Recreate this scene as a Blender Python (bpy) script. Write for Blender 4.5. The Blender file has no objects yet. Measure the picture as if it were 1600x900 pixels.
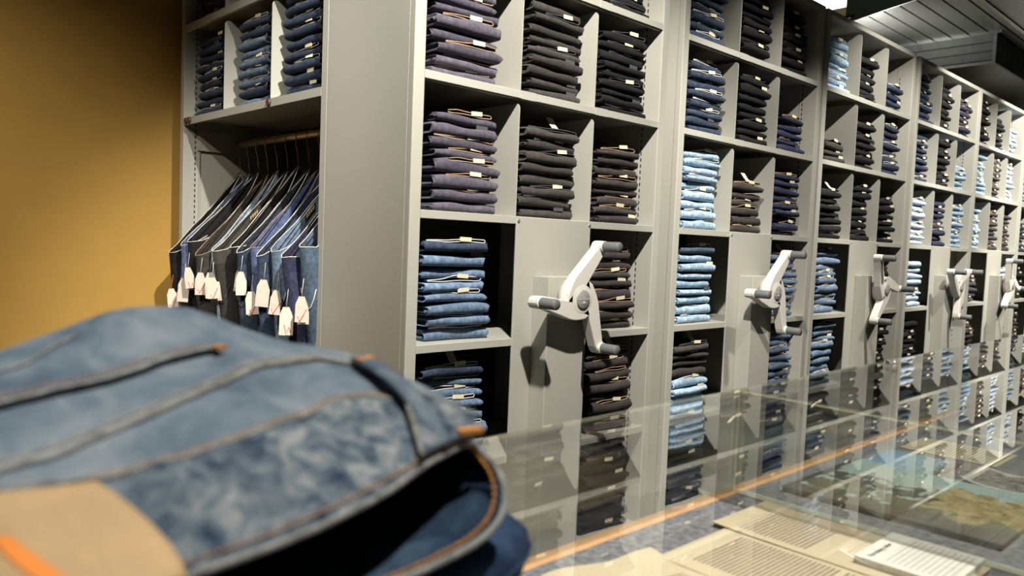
import bpy, math, random
import numpy as np
from mathutils import Vector, Matrix, noise

# ------------------------------------------------------------------ camera, world, lights, exposure
SC = bpy.context.scene
COL = SC.collection
Z0 = 1.15                                    # height of the shelf above the crank panels; local z is measured from it
R = math.radians

def look(yaw, pitch, roll):
    fw = Vector((math.sin(yaw) * math.cos(pitch), math.cos(yaw) * math.cos(pitch), math.sin(pitch)))
    rt = Vector((math.cos(yaw), -math.sin(yaw), 0)); up = rt.cross(fw)
    r2 = rt * math.cos(roll) + up * math.sin(roll); u2 = -rt * math.sin(roll) + up * math.cos(roll)
    m = Matrix.Identity(4)
    for i in range(3):
        m[i][0] = r2[i]; m[i][1] = u2[i]; m[i][2] = -fw[i]
    return m
cam = bpy.data.cameras.new('camera'); co = bpy.data.objects.new('camera', cam); COL.objects.link(co)
co.matrix_world = Matrix.Translation((-1.0986, -1.5255, Z0 - .0699)) @ look(.75846, -.05919, .03975)
cam.sensor_width = 36; cam.lens = 1214 / 1600 * 36; cam.clip_start = .02
cam.dof.use_dof = True; cam.dof.focus_distance = 2.4; cam.dof.aperture_fstop = 6.3
SC.camera = co
SC.view_settings.view_transform = 'Standard'; SC.view_settings.look = 'None'
SC.view_settings.gamma = 1; SC.view_settings.use_curve_mapping = False
SC.view_settings.exposure = 1.3
w = bpy.data.worlds.new('world'); SC.world = w; w.use_nodes = True
w.node_tree.nodes['Background'].inputs[0].default_value = (.9, .95, 1, 1)
w.node_tree.nodes['Background'].inputs[1].default_value = .02

def spot(loc, target, power, size=62, blend=.6, rad=.025, col=(1, .94, .84)):
    l = bpy.data.lights.new('spot_light', 'SPOT'); l.energy = power; l.spot_size = R(size); l.spot_blend = blend
    l.shadow_soft_size = rad; l.color = col
    o = bpy.data.objects.new('spot_light', l); COL.objects.link(o); o.location = loc
    o.rotation_euler = (Vector(target) - Vector(loc)).to_track_quat('-Z', 'Y').to_euler()
# spotlights on a track over the display cases
spot((-.42, -1.08, 2.68), (.4, .1, 1.15), 190, 66)
spot((1.2, -1.08, 2.68), (1.72, .1, .95), 78, 52)
spot((2.1, -1.08, 2.68), (2.95, .1, 1.15), 115, 54)
spot((3.3, -1.08, 2.68), (4.1, .1, 1.15), 140, 62)
spot((4.5, -1.08, 2.68), (5.3, .1, 1.15), 190, 66)
spot((5.9, -1.08, 2.68), (6.7, .1, 1.15), 200, 70)
spot((-1.9, -.5, 2.68), (-.75, 1.6, .3), 100, 62, 1, .03, (1, .9, .72))
spot((-1.3, -.2, 2.68), (.1, 1.0, .9), 40, 46, .8)
spot((-.75, -1.55, 2.68), (-.85, -1.1, .9), 63, 50, .8)
spot((.45, -1.75, 2.68), (0, -1.2, .75), 130, 46, .8)
# added, unseen lamp on the shelf tops, put there to brighten the slatted ceiling
spot((3.74, .55, 2.17), (3.78, .45, 2.5), 22, 150, 1, .05, (1, .97, .9))

# ------------------------------------------------------------------ materials
def mat(name, col, rough=.6, metal=0, grain=0, gscale=200, vary=0, bump=0, bscale=300, ramp=None, emis=None, spec=.5):
    m = bpy.data.materials.new(name); m.use_nodes = True
    nt = m.node_tree; b = nt.nodes['Principled BSDF']
    b.inputs['Roughness'].default_value = rough; b.inputs['Metallic'].default_value = metal
    b.inputs['Specular IOR Level'].default_value = spec
    c = (*col, 1); b.inputs['Base Color'].default_value = c
    src = None
    tc = nt.nodes.new('ShaderNodeTexCoord')
    if grain:
        n = nt.nodes.new('ShaderNodeTexNoise'); n.inputs['Scale'].default_value = gscale; n.inputs['Detail'].default_value = 3
        nt.links.new(tc.outputs['Object'], n.inputs['Vector'])
        r = nt.nodes.new('ShaderNodeValToRGB')
        r.color_ramp.elements[0].position = .3; r.color_ramp.elements[1].position = .7
        r.color_ramp.elements[0].color = (*[max(0, x * (1 - grain)) for x in col], 1)
        r.color_ramp.elements[1].color = (*[min(1, x * (1 + grain)) for x in col], 1)
        nt.links.new(n.outputs['Fac'], r.inputs['Fac']); src = r.outputs['Color']
    if vary:
        oi = nt.nodes.new('ShaderNodeObjectInfo'); mr = nt.nodes.new('ShaderNodeMapRange')
        mr.inputs['To Min'].default_value = 1 - vary; mr.inputs['To Max'].default_value = 1 + vary
        nt.links.new(oi.outputs['Random'], mr.inputs['Value'])
        h = nt.nodes.new('ShaderNodeHueSaturation'); h.inputs['Color'].default_value = c
        if src: nt.links.new(src, h.inputs['Color'])
        nt.links.new(mr.outputs['Result'], h.inputs['Value']); src = h.outputs['Color']
    if src: nt.links.new(src, b.inputs['Base Color'])
    if bump:
        n2 = nt.nodes.new('ShaderNodeTexNoise'); n2.inputs['Scale'].default_value = bscale
        nt.links.new(tc.outputs['Object'], n2.inputs['Vector'])
        bp = nt.nodes.new('ShaderNodeBump'); bp.inputs['Strength'].default_value = bump; bp.inputs['Distance'].default_value = .002
        nt.links.new(n2.outputs['Fac'], bp.inputs['Height']); nt.links.new(bp.outputs['Normal'], b.inputs['Normal'])
    if emis:
        b.inputs['Emission Color'].default_value = (*emis[0], 1); b.inputs['Emission Strength'].default_value = emis[1]
    return m

M = {}
M['shelf'] = mat('powder_coat', (.385, .382, .34), .42, grain=.03, gscale=900, bump=.05, bscale=1500)
M['back'] = mat('shaded_back_panel', (.035, .034, .032), .7)  # shade inside the compartments is put into the panel colour
M['slot'] = mat('slot_dark', (.015, .015, .015), .8)
M['crank'] = mat('crank_plastic', (.62, .60, .55), .38)
M['grip'] = mat('grip_rubber', (.115, .12, .12), .55)
M['steel'] = mat('wire_steel', (.42, .40, .38), .3, 1)
M['rod'] = mat('rail_metal', (.42, .34, .22), .35, .7)
M['screw'] = mat('screw', (.5, .49, .46), .3, .8)
M['knob_brown'] = mat('brown_knob', (.07, .04, .025), .4)
M['tag'] = mat('cream_card', (.72, .66, .46), .7, grain=.12, gscale=250, vary=.12)
M['hangtag'] = mat('kraft_white_card', (.62, .55, .47), .8, grain=.06, gscale=60, vary=.12)
M['red'] = mat('red_ink', (.7, .04, .1), .6)
M['trim_white'] = mat('white_edge', (.62, .6, .55), .85)
M['trim_tan'] = mat('tan_edge', (.36, .24, .15), .85)
M['trim_dark'] = mat('dark_edge', (.06, .06, .07), .9)
M['trim_orange'] = mat('orange_patch', (.6, .25, .05), .8)
M['yellow_label'] = mat('yellow_label', (.75, .55, .1), .7)
M['brand'] = mat('dark_label', (.03, .025, .02), .7)
M['gold'] = mat('gold_thread', (.5, .38, .2), .6)
M['string'] = mat('orange_string', (.7, .2, .05), .8)
DEN = {}
def denim(key, col, grain=.35):
    DEN[key] = mat('denim_' + key, col, .95, grain=grain, gscale=90, vary=.22, bump=.5, bscale=700, spec=.15)
denim('light_blue', (.30, .42, .55)); denim('pale_blue', (.45, .55, .68)); denim('mid_blue', (.125, .18, .26)); denim('blue', (.13, .19, .29))
denim('indigo_faded', (.12, .16, .31)); denim('steel_blue', (.075, .11, .16)); denim('dark_blue', (.036, .050, .084)); denim('navy', (.034, .038, .075)); denim('purple_navy', (.080, .074, .098), .25)
denim('charcoal', (.050, .046, .043), .2); denim('brown_charcoal', (.052, .045, .046), .2); denim('black', (.015, .0145, .0152), .2)

# ------------------------------------------------------------------ mesh helpers
class MB:
    def __init__(s): s.v = []; s.f = []; s.m = []; s.s = []
    def add(s, vs, fs, mi=0, smooth=False):
        k = len(s.v); s.v += [tuple(p) for p in vs]
        for f in fs: s.f.append(tuple(i + k for i in f)); s.m.append(mi); s.s.append(smooth)
        return s
    def box(s, a, b, mi=0, mtx=None):
        x0, y0, z0 = a; x1, y1, z1 = b
        vs = [(x0,y0,z0),(x1,y0,z0),(x1,y1,z0),(x0,y1,z0),(x0,y0,z1),(x1,y0,z1),(x1,y1,z1),(x0,y1,z1)]
        if mtx: vs = [mtx @ Vector(p) for p in vs]
        return s.add(vs, [(0,3,2,1),(4,5,6,7),(0,1,5,4),(1,2,6,5),(2,3,7,6),(3,0,4,7)], mi)
    def prism(s, pts, t, mi=0):              # pts: loop of 3D points, t: extrusion vector
        n = len(pts); t = Vector(t); vs = [Vector(p) for p in pts]; vs = vs + [p + t for p in vs]
        fs = [tuple(range(n - 1, -1, -1)), tuple(range(n, 2 * n))] + [(i, (i + 1) % n, n + (i + 1) % n, n + i) for i in range(n)]
        return s.add(vs, fs, mi)
    def tube(s, pts, r, n=6, mi=0, closed=False, cap=True):
        pts = [Vector(p) for p in pts]; m = len(pts); rr = r if isinstance(r, (list, tuple)) else [r] * m
        vs = []; up = None
        for i, p in enumerate(pts):
            if closed: d = pts[(i + 1) % m] - pts[i - 1]
            else: d = pts[min(i + 1, m - 1)] - pts[max(i - 1, 0)]
            if d.length < 1e-9: d = Vector((0, 0, 1))
            d.normalize()
            if up is None: up = d.orthogonal().normalized()
            u = (up - d * up.dot(d))
            if u.length < 1e-6: u = d.orthogonal()
            u.normalize(); up = u; v = d.cross(u)
            for k in range(n):
                a = 2 * math.pi * k / n; vs.append(p + (u * math.cos(a) + v * math.sin(a)) * rr[i])
        fs = []
        for i in range(m if closed else m - 1):
            j = (i + 1) % m
            for k in range(n): fs.append((i * n + k, i * n + (k + 1) % n, j * n + (k + 1) % n, j * n + k))
        s.add(vs, fs, mi, True)
        if cap and not closed:
            k0 = len(s.v) - len(vs)
            s.f.append(tuple(k0 + k for k in range(n - 1, -1, -1))); s.m.append(mi); s.s.append(False)
            s.f.append(tuple(k0 + (m - 1) * n + k for k in range(n))); s.m.append(mi); s.s.append(False)
        return s
    def grid(s, P, mi=0, closed=False):      # P[row][col]
        nr = len(P); nc = len(P[0]); vs = [p for r in P for p in r]; fs = []
        for i in range(nr - 1):
            for j in range(nc if closed else nc - 1):
                k = (j + 1) % nc; fs.append((i * nc + j, i * nc + k, (i + 1) * nc + k, (i + 1) * nc + j))
        return s.add(vs, fs, mi, True)
    def mesh(s, name, mats=()):
        me = bpy.data.meshes.new(name); me.from_pydata(s.v, [], s.f)
        for m in mats: me.materials.append(m)
        me.polygons.foreach_set('material_index', s.m); me.polygons.foreach_set('use_smooth', s.s)
        me.update(); return me
    def obj(s, name, mats, parent=None, loc=(0, 0, 0)):
        if not isinstance(mats, (list, tuple)): mats = [mats]
        return link(name, s.mesh(name, mats), parent, loc)
def link(name, me, parent=None, loc=(0, 0, 0)):
    o = bpy.data.objects.new(name, me); COL.objects.link(o); o.location = loc
    if parent: o.parent = parent
    return o
def tag(o, label=None, cat=None, group=None, kind=None):
    if label: o['label'] = label
    if cat: o['category'] = cat
    if group: o['group'] = group
    if kind: o['kind'] = kind
    return o
def thing(name, label, cat, loc=(0, 0, 0), group=None, rz=0):
    o = bpy.data.objects.new(name, None); COL.objects.link(o); o.location = loc; o.rotation_euler.z = rz; o.empty_display_size = .05
    return tag(o, label, cat, group)
def bevel(o, w=.003, n=2):
    b = o.modifiers.new('bevel', 'BEVEL'); b.width = w; b.segments = n; b.limit_method = 'ANGLE'; return o
def slotmat(o, *mats):
    for sl, m in zip(o.material_slots, mats): sl.link = 'OBJECT'; sl.material = m
def cr(P, n):                                # Catmull-Rom resampling of an array of points (k,3) -> (n,3)
    P = np.array(P, float); k = len(P); t = np.linspace(0, k - 1, n); out = []
    for u in t:
        i = min(int(u), k - 2); f = u - i
        p0 = P[max(i - 1, 0)]; p1 = P[i]; p2 = P[i + 1]; p3 = P[min(i + 2, k - 1)]
        out.append(.5 * (2 * p1 + (p2 - p0) * f + (2 * p0 - 5 * p1 + 4 * p2 - p3) * f * f + (3 * p1 - p0 - 3 * p2 + p3) * f ** 3))
    return np.array(out)

# ------------------------------------------------------------------ room
M['wall'] = mat('ochre_paint', (.46, .275, .062), .8, grain=.03, gscale=8, bump=.08, bscale=400)
M['wallgrey'] = mat('grey_paint', (.16, .155, .15), .9)
M['floor'] = mat('dark_floor', (.06, .058, .055), .7, grain=.2, gscale=60)
M['ceil'] = mat('ceiling_paint', (.55, .54, .5), .9)
tag(MB().box((-4.5, -5, -.1), (10, 1.75, 0)).obj('floor', M['floor']), kind='structure')
tag(MB().box((-4.5, 1.62, 0), (10, 1.75, 3.05)).obj('wall_back', M['wall']), kind='structure')
tag(MB().box((-4.6, -5, 0), (-4.5, 1.75, 3.05)).obj('wall_left', M['wall']), kind='structure')
tag(MB().box((10, -5, 0), (10.1, 1.75, 3.05)).obj('wall_right', M['wallgrey']), kind='structure')
tag(MB().box((-4.6, -5.1, 0), (10.1, -5, 3.05)).obj('wall_front', M['wallgrey']), kind='structure')
tag(MB().box((-4.6, -5.1, 3.05), (10.1, 1.75, 3.15)).obj('ceiling', M['ceil']), kind='structure')

# slatted metal ceiling raft with a curved end, the duct under it and the beam beside it
M['slat'] = mat('brushed_metal', (.20, .205, .195), .38, .85, grain=.12, gscale=40)
M['fascia'] = mat('dark_green_fascia', (.13, .17, .16), .6)
M['duct'] = mat('dark_duct_metal', (.085, .092, .088), .42, .25, grain=.15, gscale=30)
raft = thing('ceiling_raft', 'metal slatted ceiling raft with dark curved end above the far shelves', 'ceiling raft', (3.3, 0, 2.49))
def arcx(y):
    a = 3.30 + .30 * max(0, (min(y, .64) + .25) / .8) ** 1.25
    return a + max(0, y - .64) * 3.4
y = -.16; i = 0
slat_w = .105
while y < 1.5:
    mb = MB(); y1 = y + slat_w - .007
    x0 = arcx(y) + .004; x1 = arcx(y1) + .004
    mb.prism([(x0 - 3.3, y, 0), (9 - 3.3, y, 0), (9 - 3.3, y1, 0), (x1 - 3.3, y1, 0)], (0, 0, .02))
    bevel(mb.obj('slat', M['slat'], raft), .003, 1)
    y += slat_w
MB().box((.3, -.16, .014), (5.7, 1.5, .03)).obj('slat_backing', M['slot'], raft)
pts = [(arcx(t) - 3.3, t, -.004) for t in list(np.linspace(-.9, .6, 18)) + list(np.linspace(.62, 1.5, 16))]
mb = MB(); mb.grid([[(p[0], p[1], p[2]) for p in pts], [(p[0], p[1], .50) for p in pts]])
mb.grid([[(p[0] + .012, p[1], p[2]) for p in pts], [(p[0] + .012, p[1], .50) for p in pts]])
mb.grid([[(p[0], p[1], p[2]) for p in pts], [(p[0] + .012, p[1], p[2]) for p in pts]])
mb.obj('curved_fascia', M['fascia'], raft)
MB().tube([(p[0] + .004, p[1], p[2]) for p in pts], .006, 6).obj('edge_rail', M['slat'], raft)
duct = thing('ceiling_duct', 'dark rectangular metal duct hanging over the farthest shelf units', 'duct', (4.36, 0, 2.30))
MB().box((.012, .012, .004), (4.6, 1.5, .186)).obj('duct_body', M['duct'], duct)
for k in range(3): bevel(MB().box((0, .014, .02 + k * .056), (.012, 1.5, .070 + k * .056)).obj('panel', M['duct'], duct), .002, 1)
for k in range(40): MB().box((.03 + k * .115, .004, .006), (.03 + k * .115 + .108, .012, .18)).obj('panel', M['duct'], duct)
mb = MB(); mb.box((-.008, -.005, -.006), (.014, 1.5, .01)); mb.box((-.008, -.02, .176), (.014, 1.5, .192)); mb.box((-.01, -.005, 0), (.014, .014, .186)); mb.box((-.012, -.03, .176), (.02, -.01, .225))
mb.obj('edge_rail', M['slat'], duct)
beam = thing('ceiling_beam', 'long metal beam casing along the edge of the slatted ceiling', 'beam', (3.0, -.165, 2.44))
MB().box((.0, -.34, .0), (6, 0, .5)).obj('casing', M['duct'], beam)
MB().box((-.0, -.012, -.008), (6, .006, .012)).obj('edge_rail', M['slat'], beam)
cl = thing('ceiling_light', 'flat white light panel on the ceiling behind the shelf tops', 'light', (4.9, 1.35, 3.03))
MB().box((-.5, -.28, -.006), (.12, .22, .018)).obj('diffuser', mat('lamp_diffuser', (.9, .9, .88), .5, emis=((1, .98, .93), 3.5)), cl)
MB().box((-.52, -.3, 0), (.14, .24, .02)).obj('lamp_frame', M['slat'], cl)

# ------------------------------------------------------------------ shelf units
XL = [0, 1.0817, 2.1047, 3.1488, 4.1502, 5.165, 6.18]
P = .033
SH = [.645, .335, 0, -.332, -.656, -.982]           # tops of the shelves, local
TOP = .958
DIV = [.353, .656]
LIP = .021; DEP = .385
NEAR = ['nearest', 'second', 'third', 'fourth', 'fifth', 'sixth', 'seventh']
CR_ANG = [62, 60, 0, 30, -8, 50, 20]
def divider(y0, y1, z0, z1):                        # in the yz plane with one rounded front top corner
    r = .014; pts = [(y1, z0), (y0, z0), (y0, z1 - r)]
    for k in range(1, 5):
        a = math.pi / 2 * k / 4; pts.append((y0 + r - r * math.cos(a), z1 - r + r * math.sin(a)))
    pts.append((y1, z1)); return pts
ME = {}
def m_once(key, fn):
    if key not in ME: ME[key] = fn()
    return ME[key]
def shared(name, key, fn, mats, parent, loc):       # mesh data shared between alike pieces
    if key not in ME: ME[key] = fn().mesh(name, mats)
    return link(name, ME[key], parent, loc)
def crank(parent, ang):
    hub = MB()
    cx, cz = .503, Z0 - .219
    c = bpy.data.objects.new('crank', None)
    def cyl(y0, y1, r, n=28):
        return [[(r * math.cos(2*math.pi*k/n), y, r * math.sin(2*math.pi*k/n)) for k in range(n)] for y in (y0, y1)]
    hb = MB()
    g = [(0, .0), (.030, .0), (.030, -.012), (.058, -.014), (.060, -.036), (.056, -.052), (.036, -.057), (0, -.057)]
    n = 32
    rows = [[(max(r, .0005) * math.cos(2*math.pi*k/n), yy, max(r, .0005) * math.sin(2*math.pi*k/n)) for k in range(n)] for r, yy in g]
    hb.grid(rows, closed=True)
    h = hb.obj('crank', M['crank'], parent, (cx, -.0615, cz)); h['label'] = 'pale three-armed crank handle'
    for k in range(3):
        pts = [(0, -.026), (.03, -.024), (.058, .0), (.150, -.0165)]
        for j in range(7):
            a = -math.pi / 2 + math.pi * j / 6; pts.append((.165 + .0165 * math.cos(a), .0165 * math.sin(a)))
        pts += [(.150, .0165), (.045, .054), (.02, .0575), (-.012, .057), (-.034, .046), (-.02, .01)]
        a0 = R(ang + 120 * k); ca, sa = math.cos(a0), math.sin(a0)
        mb = MB(); mb.prism([(x * ca - z * sa, -.024, x * sa + z * ca) for x, z in pts], (0, -.032, 0))
        a = bevel(mb.obj('arm', M['crank'], h), .003, 2)
        gx, gz = .165 * ca, .165 * sa
        def gmesh():
            q = MB(); nn = 20
            rows = [[(r * math.cos(2*math.pi*i/nn), yy, r * math.sin(2*math.pi*i/nn)) for i in range(nn)] for r, yy in [(.0145, 0), (.0145, -.0575), (.0132, -.06), (.0008, -.0605)]]
            return q.grid(rows, closed=True)
        shared('grip', 'grip', gmesh, [M['grip']], h, (gx, -.056, gz))
        sl = MB().tube([(gx, -.052, gz), (gx, -.064, gz)], .0158, 16); sl.obj('grip_collar', M['crank'], h)
    cap = MB(); nn = 24
    cap.grid([[(r * math.cos(2*math.pi*i/nn), yy, r * math.sin(2*math.pi*i/nn)) for i in range(nn)] for r, yy in [(.026, -.054), (.026, -.0605), (.0245, -.0615), (.0006, -.062)]], closed=True)
    cap.obj('hub_cap', mat('hub_grey', (.27, .265, .25), .5), h)
    em = MB(); em.box((-.025, -.0626, -.0008), (.025, -.062, .0008)); em.box((-.006, -.0628, .004), (.006, -.062, .0056)); em.box((-.008, -.0628, -.011), (.008, -.062, -.009)); em.box((-.002, -.0628, -.009), (.002, -.062, -.004))
    em.obj('emblem', M['crank'], h)
for ui, x in enumerate(XL):
    u = thing('shelf_unit', '%s grey metal shelf unit of the crank-driven row, counting from the left' % NEAR[ui], 'shelf unit', (x, 0, 0), 'mobile shelf units with cranks')
    sm = M['shelf']
    # side panels with front posts
    def side(sgn):
        q = MB(); q.box((0, .004, .02), (.004, DEP, Z0 + TOP))
        return q
    for s in (0, 1):
        xa = 0 if s == 0 else 1 - .004
        MB().box((xa, .0225, .02), (xa + .004, DEP + .012, Z0 + TOP)).obj('side_panel', sm, u)
        xp = 0 if s == 0 else 1 - P
        bevel(MB().box((xp, 0, .02), (xp + P, .022, Z0 + TOP)).obj('post', sm, u), .0025, 2)
        xi = P - .006 if s == 0 else 1 - P
        MB().box((xi, .02, .02), (xi + .006, DEP, Z0 + TOP - .02)).obj('inner_panel', sm, u)
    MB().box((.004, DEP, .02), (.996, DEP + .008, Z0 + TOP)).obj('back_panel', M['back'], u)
    bevel(MB().box((.033, .0, Z0 + TOP - .022), (.967, DEP, Z0 + TOP)).obj('top_panel', sm, u), .002, 1)
    MB().box((.0, .02, 0), (1, DEP, .02)).obj('plinth', M['slot'], u)
    for r_, z in enumerate(SH):
        def sb():
            q = MB(); q.box((.033, .0, -LIP), (.967, .010, 0)); q.box((.033, .010, -.003), (.967, DEP, 0)); q.box((.033, .0, -LIP), (.967, .022, -LIP + .002)); return q
        bevel(shared('shelf', 'shelf', sb, [sm], u, (0, 0, Z0 + z)), .0015, 1)
        if r_ < 2:
            for d in DIV:
                shared('shelf_clip', 'clip', lambda: MB().box((0, -.0012, -.0215), (.055, 0, .0006)), [sm], u, (d - .0, 0, Z0 + z))
    for r_ in range(3):
        z1 = (SH[r_ - 1] - LIP if r_ else TOP - .022) - .012
        for d in DIV:
            MB().prism([(d - .0015, a, Z0 + b) for a, b in divider(.004, DEP, SH[r_] + .0005, z1)], (.003, 0, 0)).obj('divider', sm, u)
    # crank panel closing the middle column, its inner walls and the drive box
    bevel(MB().box((DIV[0], -.002, .03), (DIV[1], .004, Z0 - .001)).obj('crank_panel', sm, u), .001, 1)
    MB().box((DIV[1] - .006, .004, .03), (DIV[1], DEP, Z0 - .004)).obj('inner_panel', sm, u)
    for d in DIV:
        shared('screw', 'screw', lambda: MB().tube([(0, 0, 0), (0, -.002, 0), (0, -.003, 0)], [.005, .005, .003], 10), [M['screw']], u, (d + (.006 if d < .5 else -.006), -.002, Z0 - .012))
    bevel(MB().box((.426, -.0615, .04), (.578, -.002, Z0 - .161)).obj('crank_box', sm, u), .002, 2)
    crank(u, CR_ANG[ui])
    # perforated strip
    sl = MB()
    for k in range(95):
        zz = .1 + k * .02
        sl.box((1 - P - .0006, .062, zz), (1 - P + .0004, .066, zz + .011))
    tag(sl.obj('slot_row', M['slot'], u), kind='stuff')
    MB().box((1 - P - .0015, .072, .03), (1 - P, .0735, Z0 + TOP - .03)).obj('strip_edge', M['shelf'], u)

# the bay round the corner, open to the left: stacks above, a clothes rail below
A0, A1, AD = .4005, 1.468, .40
A_SH = [.676, .338, -.982]
bay = thing('corner_shelf_bay', 'grey metal shelf bay with clothes rail beside the ochre wall', 'shelf unit', (0, A0, 0))
L = A1 - A0
sm = M['shelf']
for s in (0, 1):
    ya = .0 if s == 0 else L - P
    bevel(MB().box((0, ya, .02), (.022, ya + P, Z0 + TOP)).obj('post', sm, bay), .0025, 2)
    yi = P - .006 if s == 0 else L - P
    MB().box((.02, yi, .02), (AD, yi + .006, Z0 + TOP)).obj('inner_panel', sm, bay)
MB().box((0.006, L - .004, .02), (AD, L, Z0 + TOP)).obj('side_panel', sm, bay)
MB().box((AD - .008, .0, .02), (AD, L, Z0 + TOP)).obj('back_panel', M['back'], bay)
MB().box((0, P, Z0 + TOP - .022), (AD - .008, L - P, Z0 + TOP)).obj('top_panel', sm, bay)
for z in A_SH:
    q = MB(); q.box((0, P, Z0 + z - .025), (.010, L - P, Z0 + z)); q.box((.010, P, Z0 + z - .003), (AD - .008, L - P, Z0 + z)); q.obj('shelf', sm, bay)
ADV = [.745 - A0, 1.09 - A0]
for z0, z1 in ((.338, .676 - .04), (.676, TOP - .04)):
    for d in ADV:
        MB().prism([(a, d, Z0 + b) for a, b in divider(.004, AD - .01, z0 + .0005, z1)], (0, .003, 0)).obj('divider', sm, bay)
sl = MB()
for k in range(95): sl.box((.042, L - P - .0006, .1 + k * .02), (.046, L - P + .0004, .111 + k * .02))
tag(sl.obj('slot_row', M['slot'], bay), kind='stuff')
MB().box((.056, L - P - .006, .03), (.06, L - P, Z0 + .29)).obj('strip_edge', sm, bay)
for yy in (L - P - .03, L - P - .06, .745 - A0):
    MB().tube([(.0, yy, Z0 + .338 - .012), (-.006, yy, Z0 + .338 - .012), (-.008, yy, Z0 + .338 - .012)], [.012, .012, .009], 14).obj('round_clip', M['knob_brown'], bay)
MB().tube([(.2, P, Z0 + .262), (.2, L - P, Z0 + .262)], .0125, 12).obj('clothes_rail', M['rod'], bay)
MB().box((.05, L - P - .012, Z0 + .225), (.34, L - P - .004, Z0 + .30)).obj('rail_bracket', sm, bay)

# ------------------------------------------------------------------ folded jeans
random.seed(7)
JW, JD = .205, .27
def fold_mesh(seed, nx=13, na=6, small=False):
    rnd = random.Random(seed); mb = MB()
    a1, a2 = rnd.uniform(0, 6), rnd.uniform(0, 6); k1 = rnd.uniform(9, 17); A = rnd.uniform(.0012, .003)
    dent = rnd.uniform(-.05, .08); dA = rnd.choice([0, 0, -.006, .004, .003])
    xs = np.linspace(-JW / 2, JW / 2, nx)
    def loop(Rr, th, y0, zc, yb):
        out = []; inn = []
        for i in range(na + 1):
            a = -math.pi / 2 - math.pi * i / na
            out.append((y0 + Rr + Rr * math.cos(a), zc + Rr * math.sin(a))); inn.append((y0 + Rr + (Rr - th) * math.cos(a), zc + (Rr - th) * math.sin(a)))
        return [(yb, zc - Rr)] + out + [(yb, zc + Rr)] + [(yb, zc + Rr - th)] + inn[::-1] + [(yb, zc - Rr + th)]
    prof = [loop(.0128, .0050, 0, .0128, JD)]
    prof.append(loop(.0066, .0042, .011 if not small else .014, .0128, JD))
    if not small: prof.append(loop(.0021, .002, .03, .0128, JD))
    for pi, pr in enumerate(prof):
        rows = []
        for j, x in enumerate(xs):
            e = 1 - abs(x) / (JW / 2)
            wz = A * math.sin(k1 * x * 2.2 + a1) + dA * math.exp(-((x - dent) / .035) ** 2) * (1)
            wy = .004 * math.sin(9 * x + a2) + .002 * math.sin(31 * x + a1)
            sc = .93 + .09 * min(1, e * 4) + .08 * math.sin(23 * x + a2)
            rows.append([(x + .003 * math.sin(300 * z + seed) * (1 if j in (0, nx - 1) else 0) + (.0015 * pi) * (1 if j == 0 else -1 if j == nx - 1 else 0), y + wy * max(0, 1 - y / .1), max(.0002, z * sc + wz * (z / .0256))) for y, z in pr])
        n = len(pr)
        mb.grid(rows, closed=True)
        k = len(mb.v)
        mb.add(rows[0], [tuple(range(n))], 0, False); mb.add(rows[-1], [tuple(range(n - 1, -1, -1))], 0, False)
    return mb
def waist_path(seed, n=13):
    rnd = random.Random(seed * 31 + 5)
    xl = -JW / 2 + rnd.uniform(.008, .06); xr = JW / 2 - rnd.uniform(.0, .022)
    a = rnd.uniform(0, 6); k = rnd.uniform(18, 34); amp = rnd.uniform(.0012, .0032); hump = rnd.choice([0, .004, .010]); hx = rnd.uniform(-.04, .05)
    r = rnd.uniform(.0042, .0072); lo = []; hi = []
    for x in np.linspace(xl, xr - r, n):
        wv = amp * math.sin(k * x + a); t = (x - xl) / (xr - xl)
        lo.append((x, .0015 + abs(wv)))
        op = min(1, .25 + t * 1.1) * r * 1.7
        hi.append((x, .0022 + abs(wv) * .6 + op * .9 + hump * .5 * math.exp(-((x - hx) / .03) ** 2)))
    zc = (lo[-1][1] + hi[-1][1]) / 2; rr = (hi[-1][1] - lo[-1][1]) / 2
    cap = [(xr - r + (r + .001) * math.cos(t), zc + rr * 1.12 * math.sin(t)) for t in np.linspace(-1.15, 1.15, 6)]
    return lo + cap + hi[::-1], hi
def waist_mesh(seed, n=13):
    p, hi = waist_path(seed, n); mb = MB()
    rows = []
    for y, f in ((.008, 1), (.03, .85), (.11, .35)):
        rows.append([(x * (1 if f == 1 else .985), y, .002 + (z - .002) * f) for x, z in p])
    mb.grid(rows, closed=False)
    return mb
def trim_mesh(seed, n=13):
    p, hi = waist_path(seed, n); mb = MB()
    mb.tube([(x, .0075, z) for x, z in p], .0013, 5); return mb
def tag_pos(seed):
    p, hi = waist_path(seed); x = hi[int(len(hi) * .68)]; return x
NV = 10
FM = [fold_mesh(i).mesh('folded_leg', [DEN['blue']]) for i in range(NV)]
WM = [waist_mesh(i).mesh('waistband', [DEN['blue']]) for i in range(NV)]
TM = [trim_mesh(i).mesh('waist_edge', [M['trim_white']]) for i in range(NV)]
TAGM = MB().box((-.019, 0, -.005), (.019, .0012, .006)).mesh('size_tag', [M['tag']])
FLAG = MB().add([(-.013, 0, 0), (.013, 0, 0), (.013, .012, .012), (-.013, .012, .012), (-.010, .03, .034), (.016, .03, .034)], [(0, 1, 2, 3), (3, 2, 5, 4)]).mesh('paper_label', [M['hangtag']])
PATM = MB().add([(-.035, -.001, .0005), (.035, -.001, .0005), (.035, .03, .011), (-.035, .03, .011)], [(0, 1, 2, 3)]).mesh('back_patch', [M['trim_orange']])
ORD = ['', 'first', 'second', 'third', 'fourth', 'fifth', 'sixth', 'seventh', 'eighth', 'ninth', 'tenth', 'eleventh', 'twelfth']
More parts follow.
